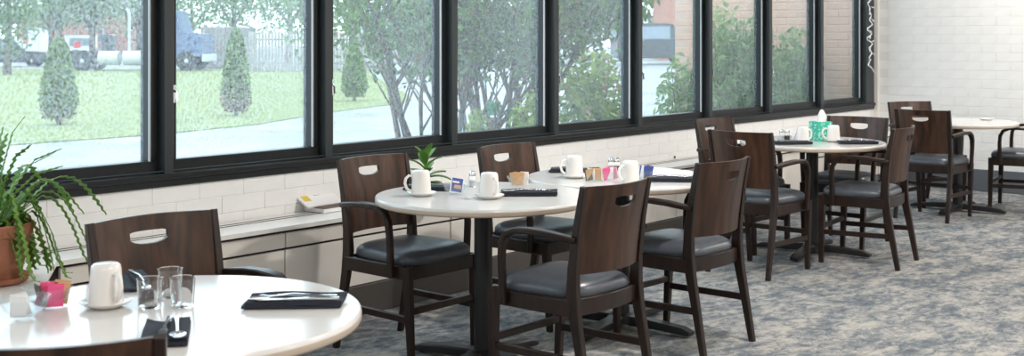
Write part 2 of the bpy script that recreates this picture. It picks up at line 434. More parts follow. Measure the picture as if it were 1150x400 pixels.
# ================================================================ CHAIRS
def arm_path(s):
    p = [(.247, .150, .385), (.250, .152, .46), (.256, .152, .57), (.258, .146, .627), (.258, .122, .667), (.257, .075, .688),
         (.256, .0, .692), (.250, -.08, .688), (.238, -.16, .678), (.226, -.196, .672)]
    return [(s*a, b, c) for a, b, c in p]
POST = [(-.252, 0), (-.218, .18), (-.183, .36), (-.170, .46), (-.173, .56), (-.195, .72), (-.226, .876)]
def post_y(z):
    for (a, za), (b, zb) in zip(POST, POST[1:]):
        if z <= zb: return a + (b-a)*(z-za)/(zb-za)
    return POST[-1][0]
def back_panel():
    xs = [-.202, -.17, -.13, -.095, -.072, -.066, -.05, -.025, 0, .025, .05, .066, .072, .095, .13, .17, .202]
    def hole(x):
        a = min(1, abs(x)/.066)
        return .786 + .016*a**3, .828 - .004*a**6
    m = MB(); nz = [.535, .60, .66, .72, .765, None, None, .852, .876]; n = len(nz); N = len(xs)
    for side in (0, 1):
        for x in xs:
            zb, ztp = hole(x)
            for j, z in enumerate(nz):
                z = zb if j == 5 else ztp if j == 6 else z
                y = post_y(z) - .052*(1-(x/.202)**2) + (.007 if side == 0 else -.007)
                m.v.append((x, y, z))
    def id_(s, i, j): return s*N*n + i*n + j
    ih0, ih1 = 5, 11
    for i in range(N-1):
        for j in range(n-1):
            if j == 5 and ih0 <= i < ih1: continue
            m.f.append((id_(0, i+1, j), id_(0, i, j), id_(0, i, j+1), id_(0, i+1, j+1)))
            m.f.append((id_(1, i, j), id_(1, i+1, j), id_(1, i+1, j+1), id_(1, i, j+1)))
    for i in range(N-1):
        m.f.append((id_(0, i, 0), id_(0, i+1, 0), id_(1, i+1, 0), id_(1, i, 0)))
        m.f.append((id_(0, i+1, n-1), id_(0, i, n-1), id_(1, i, n-1), id_(1, i+1, n-1)))
        if ih0 <= i < ih1:
            m.f.append((id_(0, i+1, 5), id_(0, i, 5), id_(1, i, 5), id_(1, i+1, 5)))
            m.f.append((id_(0, i, 6), id_(0, i+1, 6), id_(1, i+1, 6), id_(1, i, 6)))
    for i, fl in ((0, 0), (N-1, 1)):
        for j in range(n-1):
            q = (id_(0, i, j), id_(1, i, j), id_(1, i, j+1), id_(0, i, j+1)); m.f.append(q if fl else q[::-1])
    for i, fl in ((ih0, 1), (ih1, 0)):
        q = (id_(0, i, 5), id_(1, i, 5), id_(1, i, 6), id_(0, i, 6)); m.f.append(q if fl else q[::-1])
    return m
def cushion():
    m = MB(); rings = []
    for z, ins in ((.428, .012), (.434, .002), (.450, -.004), (.468, -.001), (.482, .010), (.492, .028), (.500, .060), (.504, .105), (.506, .16)):
        ring = []
        for k in range(40):
            a = 2*PI*k/40; e = 2/5.0
            cx = math.copysign(abs(math.cos(a))**e, math.cos(a)); cy = math.copysign(abs(math.sin(a))**e, math.sin(a))
            y = .030 + (.213-ins)*cy; wx = .207 + .020*(y/.22) - ins
            ring.append((wx*cx, y, z))
        rings.append(ring)
    return m.layers(rings)
def make_chair():
    t = thing('dining_armchair', 'x', 'chair')
    for s in (-1, 1):
        xs = [.209, .208, .207, .207, .208, .211, .214]
        MB().sweep([(s*x, y, z) for x, (y, z) in zip(xs, POST)], [.027, .028, .030, .031, .028, .026, .024],
                   [.028, .036, .046, .052, .044, .032, .022], (1, 0, 0)).build('leg', M['wood'], t)
        MB().sweep([(s*.205, .238, 0), (s*.212, .232, .2), (s*.218, .226, .434)], [.026, .032, .038], [.028, .036, .042], (1, 0, 0)).build('leg', M['wood'], t)
        MB().sweep(arm_path(s), [.026, .027, .030, .034, .040, .046, .048, .046, .040, .032],
                   [.030, .030, .028, .027, .026, .024, .023, .023, .023, .022], (1, 0, 0), .4).build('armrest', M['wood'], t)
        MB().sweep([(s*.211, -.170, .405), (s*.220, .21, .405)], .026, .062, (1, 0, 0)).build('side_rail', M['wood'], t)
        MB().sweep([(s*.208, -.212, .205), (s*.212, .225, .200)], .020, .030, (1, 0, 0)).build('stretcher', M['wood'], t)
    MB().sweep([(-.20, .226, .405), (.20, .226, .405)], .026, .062, (0, 1, 0)).build('front_rail', M['wood'], t)
    MB().sweep([(-.195, -.168, .408), (-.1, -.186, .408), (0, -.191, .408), (.1, -.186, .408), (.195, -.168, .408)], .024, .066, (0, 1, 0)).build('back_rail', M['wood'], t)
    MB().sweep([(-.20, .229, .235), (.20, .229, .235)], .020, .030, (0, 1, 0)).build('stretcher', M['wood'], t)
    cushion().build('seat', M['vinyl'], t, ang=80)
    back_panel().build('backrest', M['panel'], t, ang=35)
    return t
CH = [  # x, y, heading (deg, 0 = towards the end wall, 90 = towards the windows), label
 (3.834, 2.913, 89, 'armchair nearest the viewer at the joined tables, seen from behind with full left arm'),
 (4.856, 3.025, 88, 'armchair seen from behind at the joined tables, its back against the white paper'),
 (3.917, 3.940, 270, 'armchair at the left end of the joined tables, in front of the booklet'),
 (4.791, 3.850, 269, 'walnut armchair on the window side of the joined tables, only its backrest clearly visible'),
 (2.133, 3.066, 266, 'walnut armchair by the window side of the nearest table, next to the fern'),
 (1.27, 2.264, 50, 'nearest armchair, only the curved top of its backrest visible at the lower left corner'),
 (6.636, 3.585, 358, 'walnut armchair with its back to the viewer at the left of the tissue box table'),
 (7.292, 4.075, 266, 'walnut armchair half hidden by another, under the windows at the tissue box table'),
 (7.910, 3.594, 183, 'walnut armchair facing the viewer behind the tissue box'),
 (7.357, 3.190, 96, 'walnut armchair seen side-on at the near right of the tissue box table'),
 (9.502, 3.572, 359, 'walnut armchair with its back to the viewer at the far empty table'),
 (10.28, 3.93, 239, 'farthest armchair in the corner by the white brick wall, partly hidden by another backrest'),
 (10.51, 3.17, 97, 'walnut armchair cut by the right edge of the picture, at the far empty table'),
]
chair0 = make_chair()
for i, (x, y, a, lab) in enumerate(CH):
    if i == 0:
        chair0.location = (x, y, 0); chair0.rotation_euler = (0, 0, R(a-90)); chair0['label'] = lab; chair0['group'] = 'walnut dining armchairs'
    else: dup(chair0, (x, y, 0), R(a-90), lab)

# ================================================================ TABLES
TR, TH = .475, .75
def make_table():
    t = thing('round_table', 'x', 'table', group='round pedestal tables')
    MB().lathe([(TR-.012, TH-.034), (TR-.003, TH-.030), (TR, TH-.024), (TR, TH-.010)], 72).build('edge_band', M['edge'], t)
    MB().lathe([(TR+.0005, TH-.012), (TR-.001, TH-.004), (TR-.005, TH)], 72).build('tabletop', M['laminate'], t)
    MB().lathe([(.04, .06), (.04, TH-.05)], 20).build('column', M['iron'], t)
    MB().box((0, 0, TH-.042), (.42, .06, .016), .003).box((0, 0, TH-.042), (.06, .42, .016), .003).build('top_plate', M['iron'], t)
    MB().lathe([(.075, .03), (.075, .055), (.05, .075)], 20).build('hub', M['iron'], t)
    for k in range(4):
        a = k*PI/2; d = (math.cos(a), math.sin(a), 0); n = (-d[1], d[0], 0)
        MB().sweep([(d[0]*r, d[1]*r, z) for r, z in ((.05, .045), (.2, .040), (.34, .030), (.385, .021))],
                   [.075, .068, .062, .058], [.046, .040, .034, .020], n, .35).build('foot', M['iron'], t)
    return t
TB = [((1.735, 2.58), 8, 'nearest round white table, cut by the left edge of the picture'),
      ((3.93, 3.475), 4, 'round white table at the left of the joined pair, set with two upturned mugs'),
      ((4.885, 3.40), 5, 'round white table at the right of the joined pair, partly hidden by two chair backs'),
      ((7.39, 3.594), 9, 'round table carrying the green tissue box'),
      ((9.985, 3.55), 2, 'far empty round table by the white brick wall')]
t0 = make_table()
for i, ((x, y), a, lab) in enumerate(TB):
    if i == 0: t0.location = (x, y, 0); t0.rotation_euler = (0, 0, R(a)); t0['label'] = lab
    else: dup(t0, (x, y, 0), R(a), lab)

# ================================================================ TABLEWARE
Z = TH
def make_saucer(): return MB().lathe([(.034, 0), (.040, .003), (.062, .013), (.066, .017), (.060, .014), (.036, .006), (.0, .005)], 32, cap=False).mesh('saucer', M['white'])
ME_SAUCER = make_saucer()
def make_mug():
    body = MB().lathe([(.030, .090), (.040, .002), (.0435, .0), (.0435, .012), (.0415, .05), (.038, .09), (.036, .099), (.030, .104), (.0, .105)], 32, cap=False).mesh('body', M['white'])
    hn = MB().tube([(.040, 0, .080), (.056, 0, .082), (.069, 0, .070), (.073, 0, .050), (.066, 0, .028), (.052, 0, .016), (.041, 0, .018)], [.005, .006, .0065, .0065, .0065, .006, .005], 8).mesh('handle', M['white'])
    return body, hn
ME_MUG, ME_HANDLE = make_mug()
def mug(px, py, ang, where, plate=True):
    x, y = spot(px, py, Z)
    z = Z
    if plate:
        tag(put('saucer', ME_SAUCER, None, (x, y, Z)), 'white saucer under the mug ' + where, 'saucer', 'white saucers'); z = Z+.0085
    t = thing('coffee_mug', 'upturned white coffee mug ' + where, 'mug', (x, y, z), R(ang), 'white coffee mugs')
    put('body', ME_MUG, t); put('handle', ME_HANDLE, t)
mug(119, 345, -92, 'on the nearest table')
mug(473, 220, 150, 'at the left end of the joined tables')
mug(549.5, 223, -112, 'beside the shaker on the left of the joined tables')
mug(645, 200, 150, 'at the back of the joined tables')
mug(708, 205, 165, 'beside the pink packets on the joined tables', False)
mug(901.5, 159.5, -25, 'left of the green tissue box', False)
mug(936, 159.5, 130, 'right of the green tissue box')

def make_napkin():
    m = MB(); rng = random.Random(5)
    def sheet(L, W, z0, th, lift):
        nx, ny = 12, 6; vs = []; fs = []
        for s in (0, 1):
            for i in range(nx+1):
                for j in range(ny+1):
                    u = i/nx-.5; v = j/ny-.5
                    z = z0 + (th if s else 0) + lift*(v+.5)**3 + .0025*math.sin(7*u+5*v) * (1 if s else .2) + .0025
                    vs.append((u*L + .01*v, v*W, max(.0005, z)))
        q = (nx+1)*(ny+1)
        for i in range(nx):
            for j in range(ny):
                a = i*(ny+1)+j; fs.append((a, a+1, a+ny+2, a+ny+1)); fs.append((q+a, q+a+ny+1, q+a+ny+2, q+a+1))
        ed = [i*(ny+1) for i in range(nx+1)] + [nx*(ny+1)+j for j in range(1, ny+1)] + [i*(ny+1)+ny for i in range(nx-1, -1, -1)] + [j for j in range(ny-1, 0, -1)]
        for k in range(len(ed)):
            a, b = ed[k], ed[(k+1) % len(ed)]; fs.append((a, b, q+b, q+a))
        return vs, fs
    vs, fs = sheet(.25, .12, 0, .007, .010); m.add(vs, fs)
    return m
ME_NAP = make_napkin().mesh('napkin', M['navy'], 60)
fold = MB()
fold.layers([[(x, y, z) for x, y in ((-.12, -.060), (.122, -.058), (.118, -.008), (-.115, -.012))] for z in (.009, .019)])
ME_FOLD = fold.mesh('fold', M['navy'], 60)
def spoon_mesh():
    m = MB(); rings = []
    for s in (0, 1):
        ring = []
        for k in range(20):
            a = 2*PI*k/20; ring.append((.085+.028*math.cos(a), .0185*math.sin(a)*(1-.15*math.cos(a)), .004 if s == 0 else .0065))
        rings.append(ring)
    rings.append([(.085+(x-.085)*.55, y*.55, .0025) for x, y, z in rings[1]])
    m.layers(rings)
    m.sweep([(.062, 0, .006), (.02, 0, .010), (-.06, 0, .006), (-.095, 0, .005)], [.007, .006, .010, .014], .003, (0, 1, 0))
    return m.mesh('spoon', M['steel'], 50)
def knife_mesh():
    m = MB(); m.sweep([(-.095, 0, .005), (-.03, 0, .006), (.0, 0, .006), (.08, 0, .005), (.11, .003, .004)], [.013, .011, .014, .016, .004], [.006, .005, .003, .002, .002], (0, 1, 0)); return m.mesh('knife', M['steel'])
def fork_mesh():
    m = MB(); m.sweep([(-.095, 0, .005), (-.06, 0, .006), (.02, 0, .010), (.05, 0, .006)], [.014, .010, .006, .016], .003, (0, 1, 0))
    for k in (-1.5, -.5, .5, 1.5): m.sweep([(.048, k*.005, .006), (.08, k*.0055, .003), (.105, k*.0055, .007)], .003, .002, (0, 1, 0))
    m.box((.052, 0, .0055), (.014, .022, .0025)); return m.mesh('fork', M['steel'])
ME_SPOON, ME_KNIFE, ME_FORK = spoon_mesh(), knife_mesh(), fork_mesh()
def setting(px, py, ang, where, tools=('spoon', 'fork', 'knife'), sc=1.0, flip=0):
    x, y = spot(px, py, Z); a = R(ang)
    t = thing('napkin', 'folded navy cloth napkin ' + where, 'napkin', (x, y, Z+.0005), a, 'navy napkins')
    t.scale = (sc, sc, 1)
    put('cloth', ME_NAP, t); put('fold', ME_FOLD, t)
    for k, tool in enumerate(tools):
        me = dict(spoon=ME_SPOON, fork=ME_FORK, knife=ME_KNIFE)[tool]
        ly = (-.024, .002, -.046)[k]; lx = (-.004, .012, .02)[k]
        o = put(tool, me, None, (x + math.cos(a)*lx - math.sin(a)*ly, y + math.sin(a)*lx + math.cos(a)*ly, Z+.0195 if ly < -.012 else Z+.0175), a + PI*(1-flip) + (.06, -.05, .02)[k])
        tag(o, 'steel %s on the napkin %s' % (tool, where), tool, 'steel cutlery on the napkins')
CA = math.degrees(PHI) - 90     # bearing of the picture's horizontal
setting(332, 342, CA+4, 'at the right of the nearest table')
setting(187, 378, CA+103, 'next to the near chair back on the nearest table', ('spoon', 'fork'), .85, 0)
setting(145, 320, CA+116, 'behind the mug on the nearest table', ('spoon',), .9)
setting(487, 213, CA-8, 'behind the first mug on the joined tables', ('fork',))
setting(594, 219, CA+2, 'in front of the tan creamer bowl on the joined tables', ('spoon', 'knife'))
setting(645, 193.2, CA-4, 'behind the mug at the back of the joined tables', ('knife',))
setting(752, 203.5, CA-4, 'beside the white paper on the joined tables', ('spoon', 'fork'))
setting(889, 162, CA+5, 'at the left of the tissue box table', ('spoon', 'knife'))
setting(963, 161.5, CA-2, 'at the right of the tissue box table', ('spoon', 'fork'))

ME_TUMBLER = MB().lathe([(.027, 0), (.0285, .004), (.0325, .073), (.033, .076), (.031, .075), (.0265, .008), (.0, .007)], 24, cap=False).mesh('tumbler', M['cglass'])
for px, py, wh in ((168, 346, 'left one of the cluster on the nearest table'), (191, 334, 'rear one of the cluster on the nearest table'), (205, 345, 'right one of the cluster on the nearest table')):
    x, y = spot(px, py, Z); tag(put('tumbler', ME_TUMBLER, None, (x, y, Z+.0005)), 'small clear juice tumbler, ' + wh, 'glass', 'clear juice tumblers')

ME_BOWL = MB().lathe([(.022, 0), (.024, .004), (.044, .022), (.054, .045), (.0545, .047), (.051, .045), (.040, .023), (.020, .006), (.0, .005)], 28, cap=False).mesh('bowl', M['bglass'])
def packet_mesh(m):
    q = MB(); q.box((0, 0, .028), (.040, .005, .052), .0015); q.box((0, 0, .055), (.040, .0015, .006)); q.box((0, 0, .001), (.040, .0015, .004)); return q.mesh('packet', m)
PK = {k: packet_mesh(M[k]) for k in ('pink', 'palepink', 'blue', 'tan', 'brown', 'paper')}
def bowl(px, py, where, kinds, sc=1.0):
    x, y = spot(px, py, Z)
    t = tag(put('bowl', ME_BOWL, None, (x, y, Z+.0005)), 'small clear glass bowl ' + where, 'bowl', 'clear glass bowls'); t.scale = (sc, sc, sc)
    rg = random.Random(int(px*7))
    n = len(kinds)
    for i, k in enumerate(kinds):
        a = i*2.4 + rg.random(); r = .016*(i % 3)/2*1.7*sc
        o = put('sweetener_packet', PK[k], None, (x + r*math.cos(a), y + r*math.sin(a), Z+.008), 0)
        o.rotation_euler = (rg.uniform(-.35, .35), rg.uniform(-.3, .3), CA/57.3 + rg.uniform(-.9, .9)); o.scale = (1.0, 1, 1.0)
        col = dict(pink='bright pink', palepink='pale pink', blue='blue', tan='tan', brown='dark brown', paper='white')[k]
        tag(o, '%s sweetener packet in the glass bowl %s' % (col, where), 'packet', col + ' packets ' + where)
bowl(53, 346, 'of pink packets on the nearest table', ['pink', 'pink', 'pink', 'palepink', 'brown', 'tan', 'pink', 'brown'], 1.15)
bowl(27, 358, 'at the left edge of the nearest table', ['paper', 'paper'], 1.15)
bowl(582, 209, 'of tan creamers on the joined tables', ['tan', 'tan', 'paper', 'tan', 'tan'], 1.0)
bowl(664, 204, 'of brown sugar beside a chair back', ['tan', 'brown', 'tan', 'paper'], 1.0)
bowl(684, 203, 'of pink packets on the joined tables', ['pink', 'pink', 'palepink', 'pink', 'paper'], 1.0)
bowl(722, 201, 'of blue packets on the joined tables', ['blue', 'paper', 'blue', 'paper'], .9)
bowl(893, 158, 'on the tissue box table', ['palepink', 'paper'], .7)
# bowl with a printed card leaning in it
x, y = spot(511, 219, Z)
tag(put('bowl', ME_BOWL, None, (x, y, Z+.0005)), 'small clear glass bowl holding a printed card', 'bowl', 'clear glass bowls')
t = thing('printed_card', 'small navy printed card with white border standing in a glass bowl', 'card', (x+.005, y, Z+.008), R(CA+8))
t.rotation_euler = (R(-14), R(10), R(CA+8))
MB().box((0, 0, .035), (.058, .003, .070), .001).build('border', M['paper'], t)
MB().box((0, -.0018, .035), (.048, .001, .060)).build('print', M['blue'], t)
MB().box((-.006, -.0026, .048), (.030, .0008, .008)).build('title_bar', M['paper'], t)
MB().box((.004, -.0026, .028), (.030, .0008, .016)).build('picture', M['tan'], t)
def shaker(px, py, where, h=.075):
    x, y = spot(px, py, Z)
    t = thing('shaker', 'small glass shaker with metal cap ' + where, 'shaker', (x, y, Z+.0005), 0, 'glass shakers')
    MB().lathe([(.017, 0), (.019, .004), (.017, h*.55), (.014, h*.68)], 16).build('jar', M['cglass'], t)
    MB().lathe([(.012, .004), (.0135, h*.4)], 12).build('filling', M['paper'] if 'salt' in where else M['brown'], t)
    MB().lathe([(.0155, h*.68), (.0155, h*.82), (.012, h*.95), (.004, h)], 16).build('cap', M['chrome'], t)
shaker(530.5, 210, 'of salt on the left of the joined tables')
shaker(686.5, 193, 'of salt behind the pink packets'); shaker(693, 193, 'of pepper behind the pink packets')
shaker(878, 157.5, 'of salt on the tissue box table'); shaker(884, 157.5, 'of pepper on the tissue box table')
# white paper sheet
x, y = spot(752, 194.5, Z)
MBP = MB().box((0, 0, .002), (.24, .17, .002), .0006)
tag(MBP.build('paper_placemat', M['paper'], None, (x, y, Z)), 'white paper sheet lying flat behind the right napkin on the joined tables', 'paper').rotation_euler = (0, 0, R(CA+4))
# tissue box
x, y = spot(921.5, 157.5, Z)
t = thing('tissue_box', 'green patterned cube tissue box with a white tissue', 'tissue box', (x, y, Z), R(CA+18))
MB().box((0, 0, .064), (.112, .112, .127), .002).build('box', M['tealbox'], t)
rg = random.Random(4)
mk = MB()
for face in range(4):
    a = face*PI/2
    for i in range(34):
        u, v = rg.uniform(-.05, .05), rg.uniform(.006, .12)
        mk.box((math.cos(a)*u - math.sin(a)*.0562*-1, math.sin(a)*u + math.cos(a)*.0562*-1, v), (rg.uniform(.006, .014), .0006, rg.uniform(.006, .012)), 0, 1, Matrix.Rotation(a, 3, 'Z'))
o = mk.build('leaf_print', M['tealpale'], t); o['kind'] = 'stuff'
MB().lathe([(.034, .1275), (.034, .1285)], 20).build('opening', M['paper'], t)
ts = MB(); ring = []
for z, r, tw in ((.128, .028, 0), (.15, .030, .3), (.175, .024, .6), (.20, .012, .9), (.208, .004, 1.0)):
    ring.append([(r*(1+.45*math.cos(3*a+tw*2))*math.cos(a) + .01*tw, .45*r*(1+.3*math.sin(2*a))*math.sin(a), z) for a in [2*PI*k/18 for k in range(18)]])
ts.layers(ring).build('tissue', M['paper'], t, ang=80)
# small dish on the far table
x, y = spot(1108, 135.0, Z)
tag(MB().lathe([(.03, 0), (.05, .006), (.062, .016), (.058, .013), (.03, .005), (0, .005)], 28, cap=False).build('small_dish', M['white'], None, (x, y, Z)), 'small pale dish on the far empty table', 'dish')

# ================================================================ PLANTS AND BOOKLETS ON THE LEDGE
LZ = .527
px_, py_ = spot(-6, 318, LZ)
pot = thing('potted_fern', 'zigzag-leaved trailing plant in a terracotta pot at the left edge', 'plant', (px_, py_+.02, LZ))
MB().lathe([(.095, 0), (.125, .006), (.135, .026), (.128, .026), (.10, .012), (0, .012)], 36, cap=False).build('drip_saucer', M['terra'], pot)
MB().lathe([(.0, .016), (.098, .016), (.104, .03), (.136, .178), (.142, .180), (.147, .222), (.139, .224), (.133, .195), (0, .195)], 40, cap=False).build('pot', M['terra'], pot)
MB().lathe([(.135, .192), (.10, .205), (0, .212)], 24, cap=False).build('soil', M['soil'], pot)
def frond(path, wd, parent, step=.026):
    wd *= 1.85
    path = [(a, b, max(c, .03)) for a, b, c in path]
    P = [Vector(p) for p in path]
    # resample
    seg = []; 
    for a, b in zip(P, P[1:]):
        n = max(1, int((b-a).length/.004)); seg += [a.lerp(b, k/n) for k in range(n)]
    seg.append(P[-1]); n = len(seg); vs = []; fs = []
    for i, p in enumerate(seg):
        t = seg[min(i+1, n-1)] - seg[max(i-1, 0)]; t.normalize()
        sd = t.cross(Vector((0, 0, 1)));
        if sd.length < .05: sd = t.cross(Vector((1, 0, 0)))
        sd.normalize(); sd = (sd + Vector((.35, -.3, .3))).normalized(); sd = (sd - t*sd.dot(t)).normalized()
        nn = t.cross(sd)
        u = i/(n-1); env = (min(1, .25 + 2.2*u)) * (1 if u < .85 else (1.05-u)/.2)
        ph = (i*.004/step) % 1.0; zig = abs(2*ph-1); zag = abs(2*((ph+.5) % 1.0)-1)
        a = wd*env*(.14+1.05*zig); b = wd*env*(.14+1.05*zag)
        for q in (p + sd*a, p - sd*b):
            vs.append(q + nn*.0012); vs.append(q - nn*.0012)
    for i in range(n-1):
        k = 4*i
        fs += [(k, k+4, k+6, k+2), (k+1, k+3, k+7, k+5), (k, k+1, k+5, k+4), (k+2, k+6, k+7, k+3)]
    m = MB(); m.add(vs, fs); return m.build('frond', M['frond'], parent)
def arc(az, reach, rise, drop, n=9, wob=0.0, r0=.03):
    p = []
    for i in range(n):
        u = i/(n-1); r = r0 + reach*(u**.85); z = .205 + rise*math.sin(min(1, u*1.25)*PI*.5)*(1 if u < .8 else 1) - drop*max(0, u-.35)**1.6*2.0
        a = az + wob*math.sin(u*3); p.append((r*math.cos(a), r*math.sin(a), z))
    return p
CR = PHI - PI/2                         # bearing to the picture's right
rg = random.Random(11)
for (da, rc_, ri, dr, wd) in [(0, .36, .20, .34, .011), (12, .33, .17, .40, .011), (-14, .30, .12, .50, .012), (-30, .24, .09, .52, .013), (28, .38, .24, .22, .010),
        (6, .26, .09, .46, .012), (-8, .34, .24, .18, .010), (50, .30, .22, .20, .010), (75, .26, .26, .12, .010), 
        (110, .28, .22, .2, .010), (150, .3, .18, .3, .011), (180, .32, .16, .34, .011), (210, .28, .16, .3, .011), (225, .24, .14, .3, .011)]:
    frond(arc(CR + R(da), rc_, ri, dr, wob=rg.uniform(-.2, .2)), wd, pot)
for k in range(22):
    frond(arc(CR + R(-35 + k*10.0 + rg.uniform(-6, 6)), rg.uniform(.14, .26), rg.uniform(.06, .20), rg.uniform(.2, .42), wob=rg.uniform(-.3, .3)), .0115, pot)
for da, h, r1 in ((10, .40, .09), (20, .36, .03), (-20, .30, .14), (70, .33, .06), (190, .33, .1), (-60, .25, .12), (0, .28, .2), (-10, .22, .22), (35, .25, .17)):
    a = CR + R(da); frond([(.02*math.cos(a), .02*math.sin(a), .22), (.4*r1*math.cos(a), .4*r1*math.sin(a), .22+h*.5), (r1*.8*math.cos(a), r1*.8*math.sin(a), .22+h*.85), (r1*1.3*math.cos(a), r1*1.3*math.sin(a), .22+h)], .010, pot)

def leaf_blade(L, W, parent, base, az, tilt, curl):
    m = MB(); n = 7; vs = []; fs = []
    d = Vector((math.cos(az), math.sin(az), 0)); sd = Vector((-math.sin(az), math.cos(az), 0))
    p = Vector(base); ang = tilt
    for i in range(n):
        u = i/(n-1); wv = W*math.sin(PI*min(.98, u*.93+.05))**.8
        vs += [p + sd*wv + Vector((0, 0, .004)), p + Vector((0, 0, -.003)), p - sd*wv + Vector((0, 0, .004))]
        p = p + (d*math.cos(ang) + Vector((0, 0, math.sin(ang))))*(L/(n-1)); ang -= curl/(n-1)
    k = len(vs); vs += [v - Vector((0, 0, .0015)) for v in vs]
    for i in range(n-1):
        a = 3*i; fs += [(a, a+3, a+4, a+1), (a+1, a+4, a+5, a+2), (k+a, k+a+1, k+a+4, k+a+3), (k+a+1, k+a+2, k+a+5, k+a+4)]
    m.add(vs, fs); return m.build('leaf', M['leafy'], parent, ang=70)
lx, ly = far(478, 6.48); 
pl = thing('potted_leafy_plant', 'small bright green leafy plant on the ledge behind the joined tables', 'plant', (lx, min(4.78, ly), LZ))
MB().lathe([(0, 0), (.045, 0), (.052, .01), (.062, .10), (.066, .105), (.060, .107), (.056, .09), (0, .088)], 24, cap=False).build('pot', M['white'], pl)
MB().tube([(0, 0, .08), (.0, .005, .20), (-.005, .0, .27)], [.006, .005, .003], 6).build('stem', M['leafy'], pl)
for k in range(16):
    az = k*2.4; tl = .25 + (k/16)*1.15; leaf_blade(.10 + .03*rg.random(), .024, pl, (0, 0, .10 + .165*(k/16)), az, tl, .8)
leaf_blade(.15, .024, pl, (0, 0, .15), CR, .35, 1.0); leaf_blade(.12, .022, pl, (0, 0, .13), CR-.5, .1, .9)

bx, by = spot(361, 236.5, LZ)
def booklet(n, loc, rz, rx, label, dark):
    t = thing('booklet', label, 'booklet', loc, rz); t.rotation_euler = (rx, 0, rz); t.scale = (1.2, 1.15, 2.2 if dark else 1)
    MB().box((0, 0, .006), (.21, .15, .010), .001).build('pages', M['paper'], t)
    MB().box((0, 0, .0118), (.212, .152, .0012)).build('cover', M['brown'] if dark else M['paper'], t)
    if not dark:
        MB().box((.01, .056, .0128), (.17, .020, .0008)).build('masthead', M['blue'], t)
        MB().box((-.070, -.015, .0128), (.040, .040, .0008)).build('emblem', M['yellow'], t)
        MB().box((.035, .004, .0128), (.10, .010, .0008)).build('headline', M['magenta'], t)
booklet(0, (bx+.05, by-.015, LZ), 0.03, 0, 'dark brown booklet under the printed one on the ledge', True)
booklet(1, (bx-.0, by+.052, LZ+.066), 0.05, R(30), 'white printed booklet with a yellow emblem lying on the ledge', False)

# wall bolt
tag(MB().lathe([(.010, 0), (.010, .008), (.006, .012)], 10).build('wall_bolt', M['rust'], None, (0, 0, 0)), 'small rusty bolt in the low wall beneath the windows', 'bolt')
wb = bpy.data.objects['wall_bolt']; Zb = (WY)/( -math.cos(PHI)*(757-575)/F_PX + math.sin(PHI)); wbx, wby = far(757, Zb)
wb.location = (wbx, WY, EYE - (176.5-Y0)*Zb/F_PX); wb.rotation_euler = (R(90), 0, 0)

# string lights on the last window frame -------------------------------------------------
sl = thing('string_lights', 'white wire string lights hanging at the last window', 'string lights', (EX-.26, WY-.045, 0))
rg = random.Random(2)
pts = []
for k in range(60):
    z = 2.30 - k*.0190
    pts.append((.034*math.sin(k*1.35)+.020*math.sin(k*.4), -.012+.012*math.cos(k*1.1), z))
pts += [(.03, -.012, 1.155), (.08, -.012, 1.125), (.13, -.012, 1.09)]
MB().tube(pts, .0065, 5).build('wire', M['wire'], sl)
for k in range(2, 60, 3):
    a = rg.uniform(-.7, .7) + (0 if k % 2 else PI); x, y, z = pts[k]; y = -.02
    b = MB(); b.tube([(x, y, z), (x+.022*math.cos(a), y-.008, z+.022*math.sin(a)-.008)], .004, 5)
    b.tube([(x+.022*math.cos(a), y-.008, z+.022*math.sin(a)-.008), (x+.045*math.cos(a), y-.012, z+.045*math.sin(a)-.014)], [.0075, .003], 6)
    b.build('bulb', M['bulb'], sl)

# ================================================================ OUTDOORS
G = -.10
struct(MB().span(-60, 160, 5.12, 190, G-.1, G).build('driveway', M['asphalt']), 'wet grey driveway beyond the windows')
lp = [spot(a, b, G+.02) for a, b in ((-700, 196), (-300, 182), (0, 163), (180, 150), (290, 139), (360, 127), (420, 119), (452, 116), (462, 112), (455, 104), (436, 95), (420, 84), (415, 79))]
lp += [far(395, 60), far(200, 60), far(-400, 60), far(-900, 50)]
struct(MB().prism(lp, G-.02, G+.02).build('lawn', M['lawn']), 'pale green lawn beyond the driveway')
lp2 = [spot(a, b, G+.02) for a, b in ((585, 84), (640, 82), (650, 78), (640, 75.5), (590, 76))]
struct(MB().prism(lp2, G-.02, G+.02).build('lawn', M['lawn']), 'small far strip of lawn')

def leaves(name, mat, parent, n, fn, size, seed=0):
    """n separate leaf blades, positions from fn(rng) -> (m,3)"""
    rs = np.random.default_rng(seed); c = fn(rs, n); n = len(c)
    d = rs.normal(size=(n, 3)); d /= np.linalg.norm(d, axis=1)[:, None]
    e = rs.normal(size=(n, 3)); e -= d*(e*d).sum(1)[:, None]; e /= np.linalg.norm(e, axis=1)[:, None]
    s = size*rs.uniform(.6, 1.3, n)[:, None]
    v = np.stack([c - d*s, c + e*s*.42, c + d*s, c - e*s*.42], 1).reshape(-1, 3)
    f = np.arange(4*n).reshape(-1, 4)
    me = bpy.data.meshes.new(name); me.from_pydata(v.tolist(), [], f.tolist()); me.materials.append(mat)
    return put(name, me, parent)
def blob(cx, cy, cz, rx, ry, rz, hollow=.5):
    def fn(rs, n):
        d = rs.normal(size=(n, 3)); d /= np.linalg.norm(d, axis=1)[:, None]
        r = hollow + (1-hollow)*rs.random(n)[:, None]**.7
        return d*r*np.array([rx, ry, rz]) + np.array([cx, cy, cz])
    return fn
def cone(h, r):
    def fn(rs, n):
        u = rs.random(n); a = rs.uniform(0, 2*PI, n); prof = np.minimum(1, .55 + 2.2*u)*np.sqrt(np.clip(1-u, 0, 1))**.9*1.05
        rr = r*prof*(.6 + .45*rs.random(n)); return np.stack([rr*np.cos(a), rr*np.sin(a), .10*h + u*h*.92], 1)
    return fn
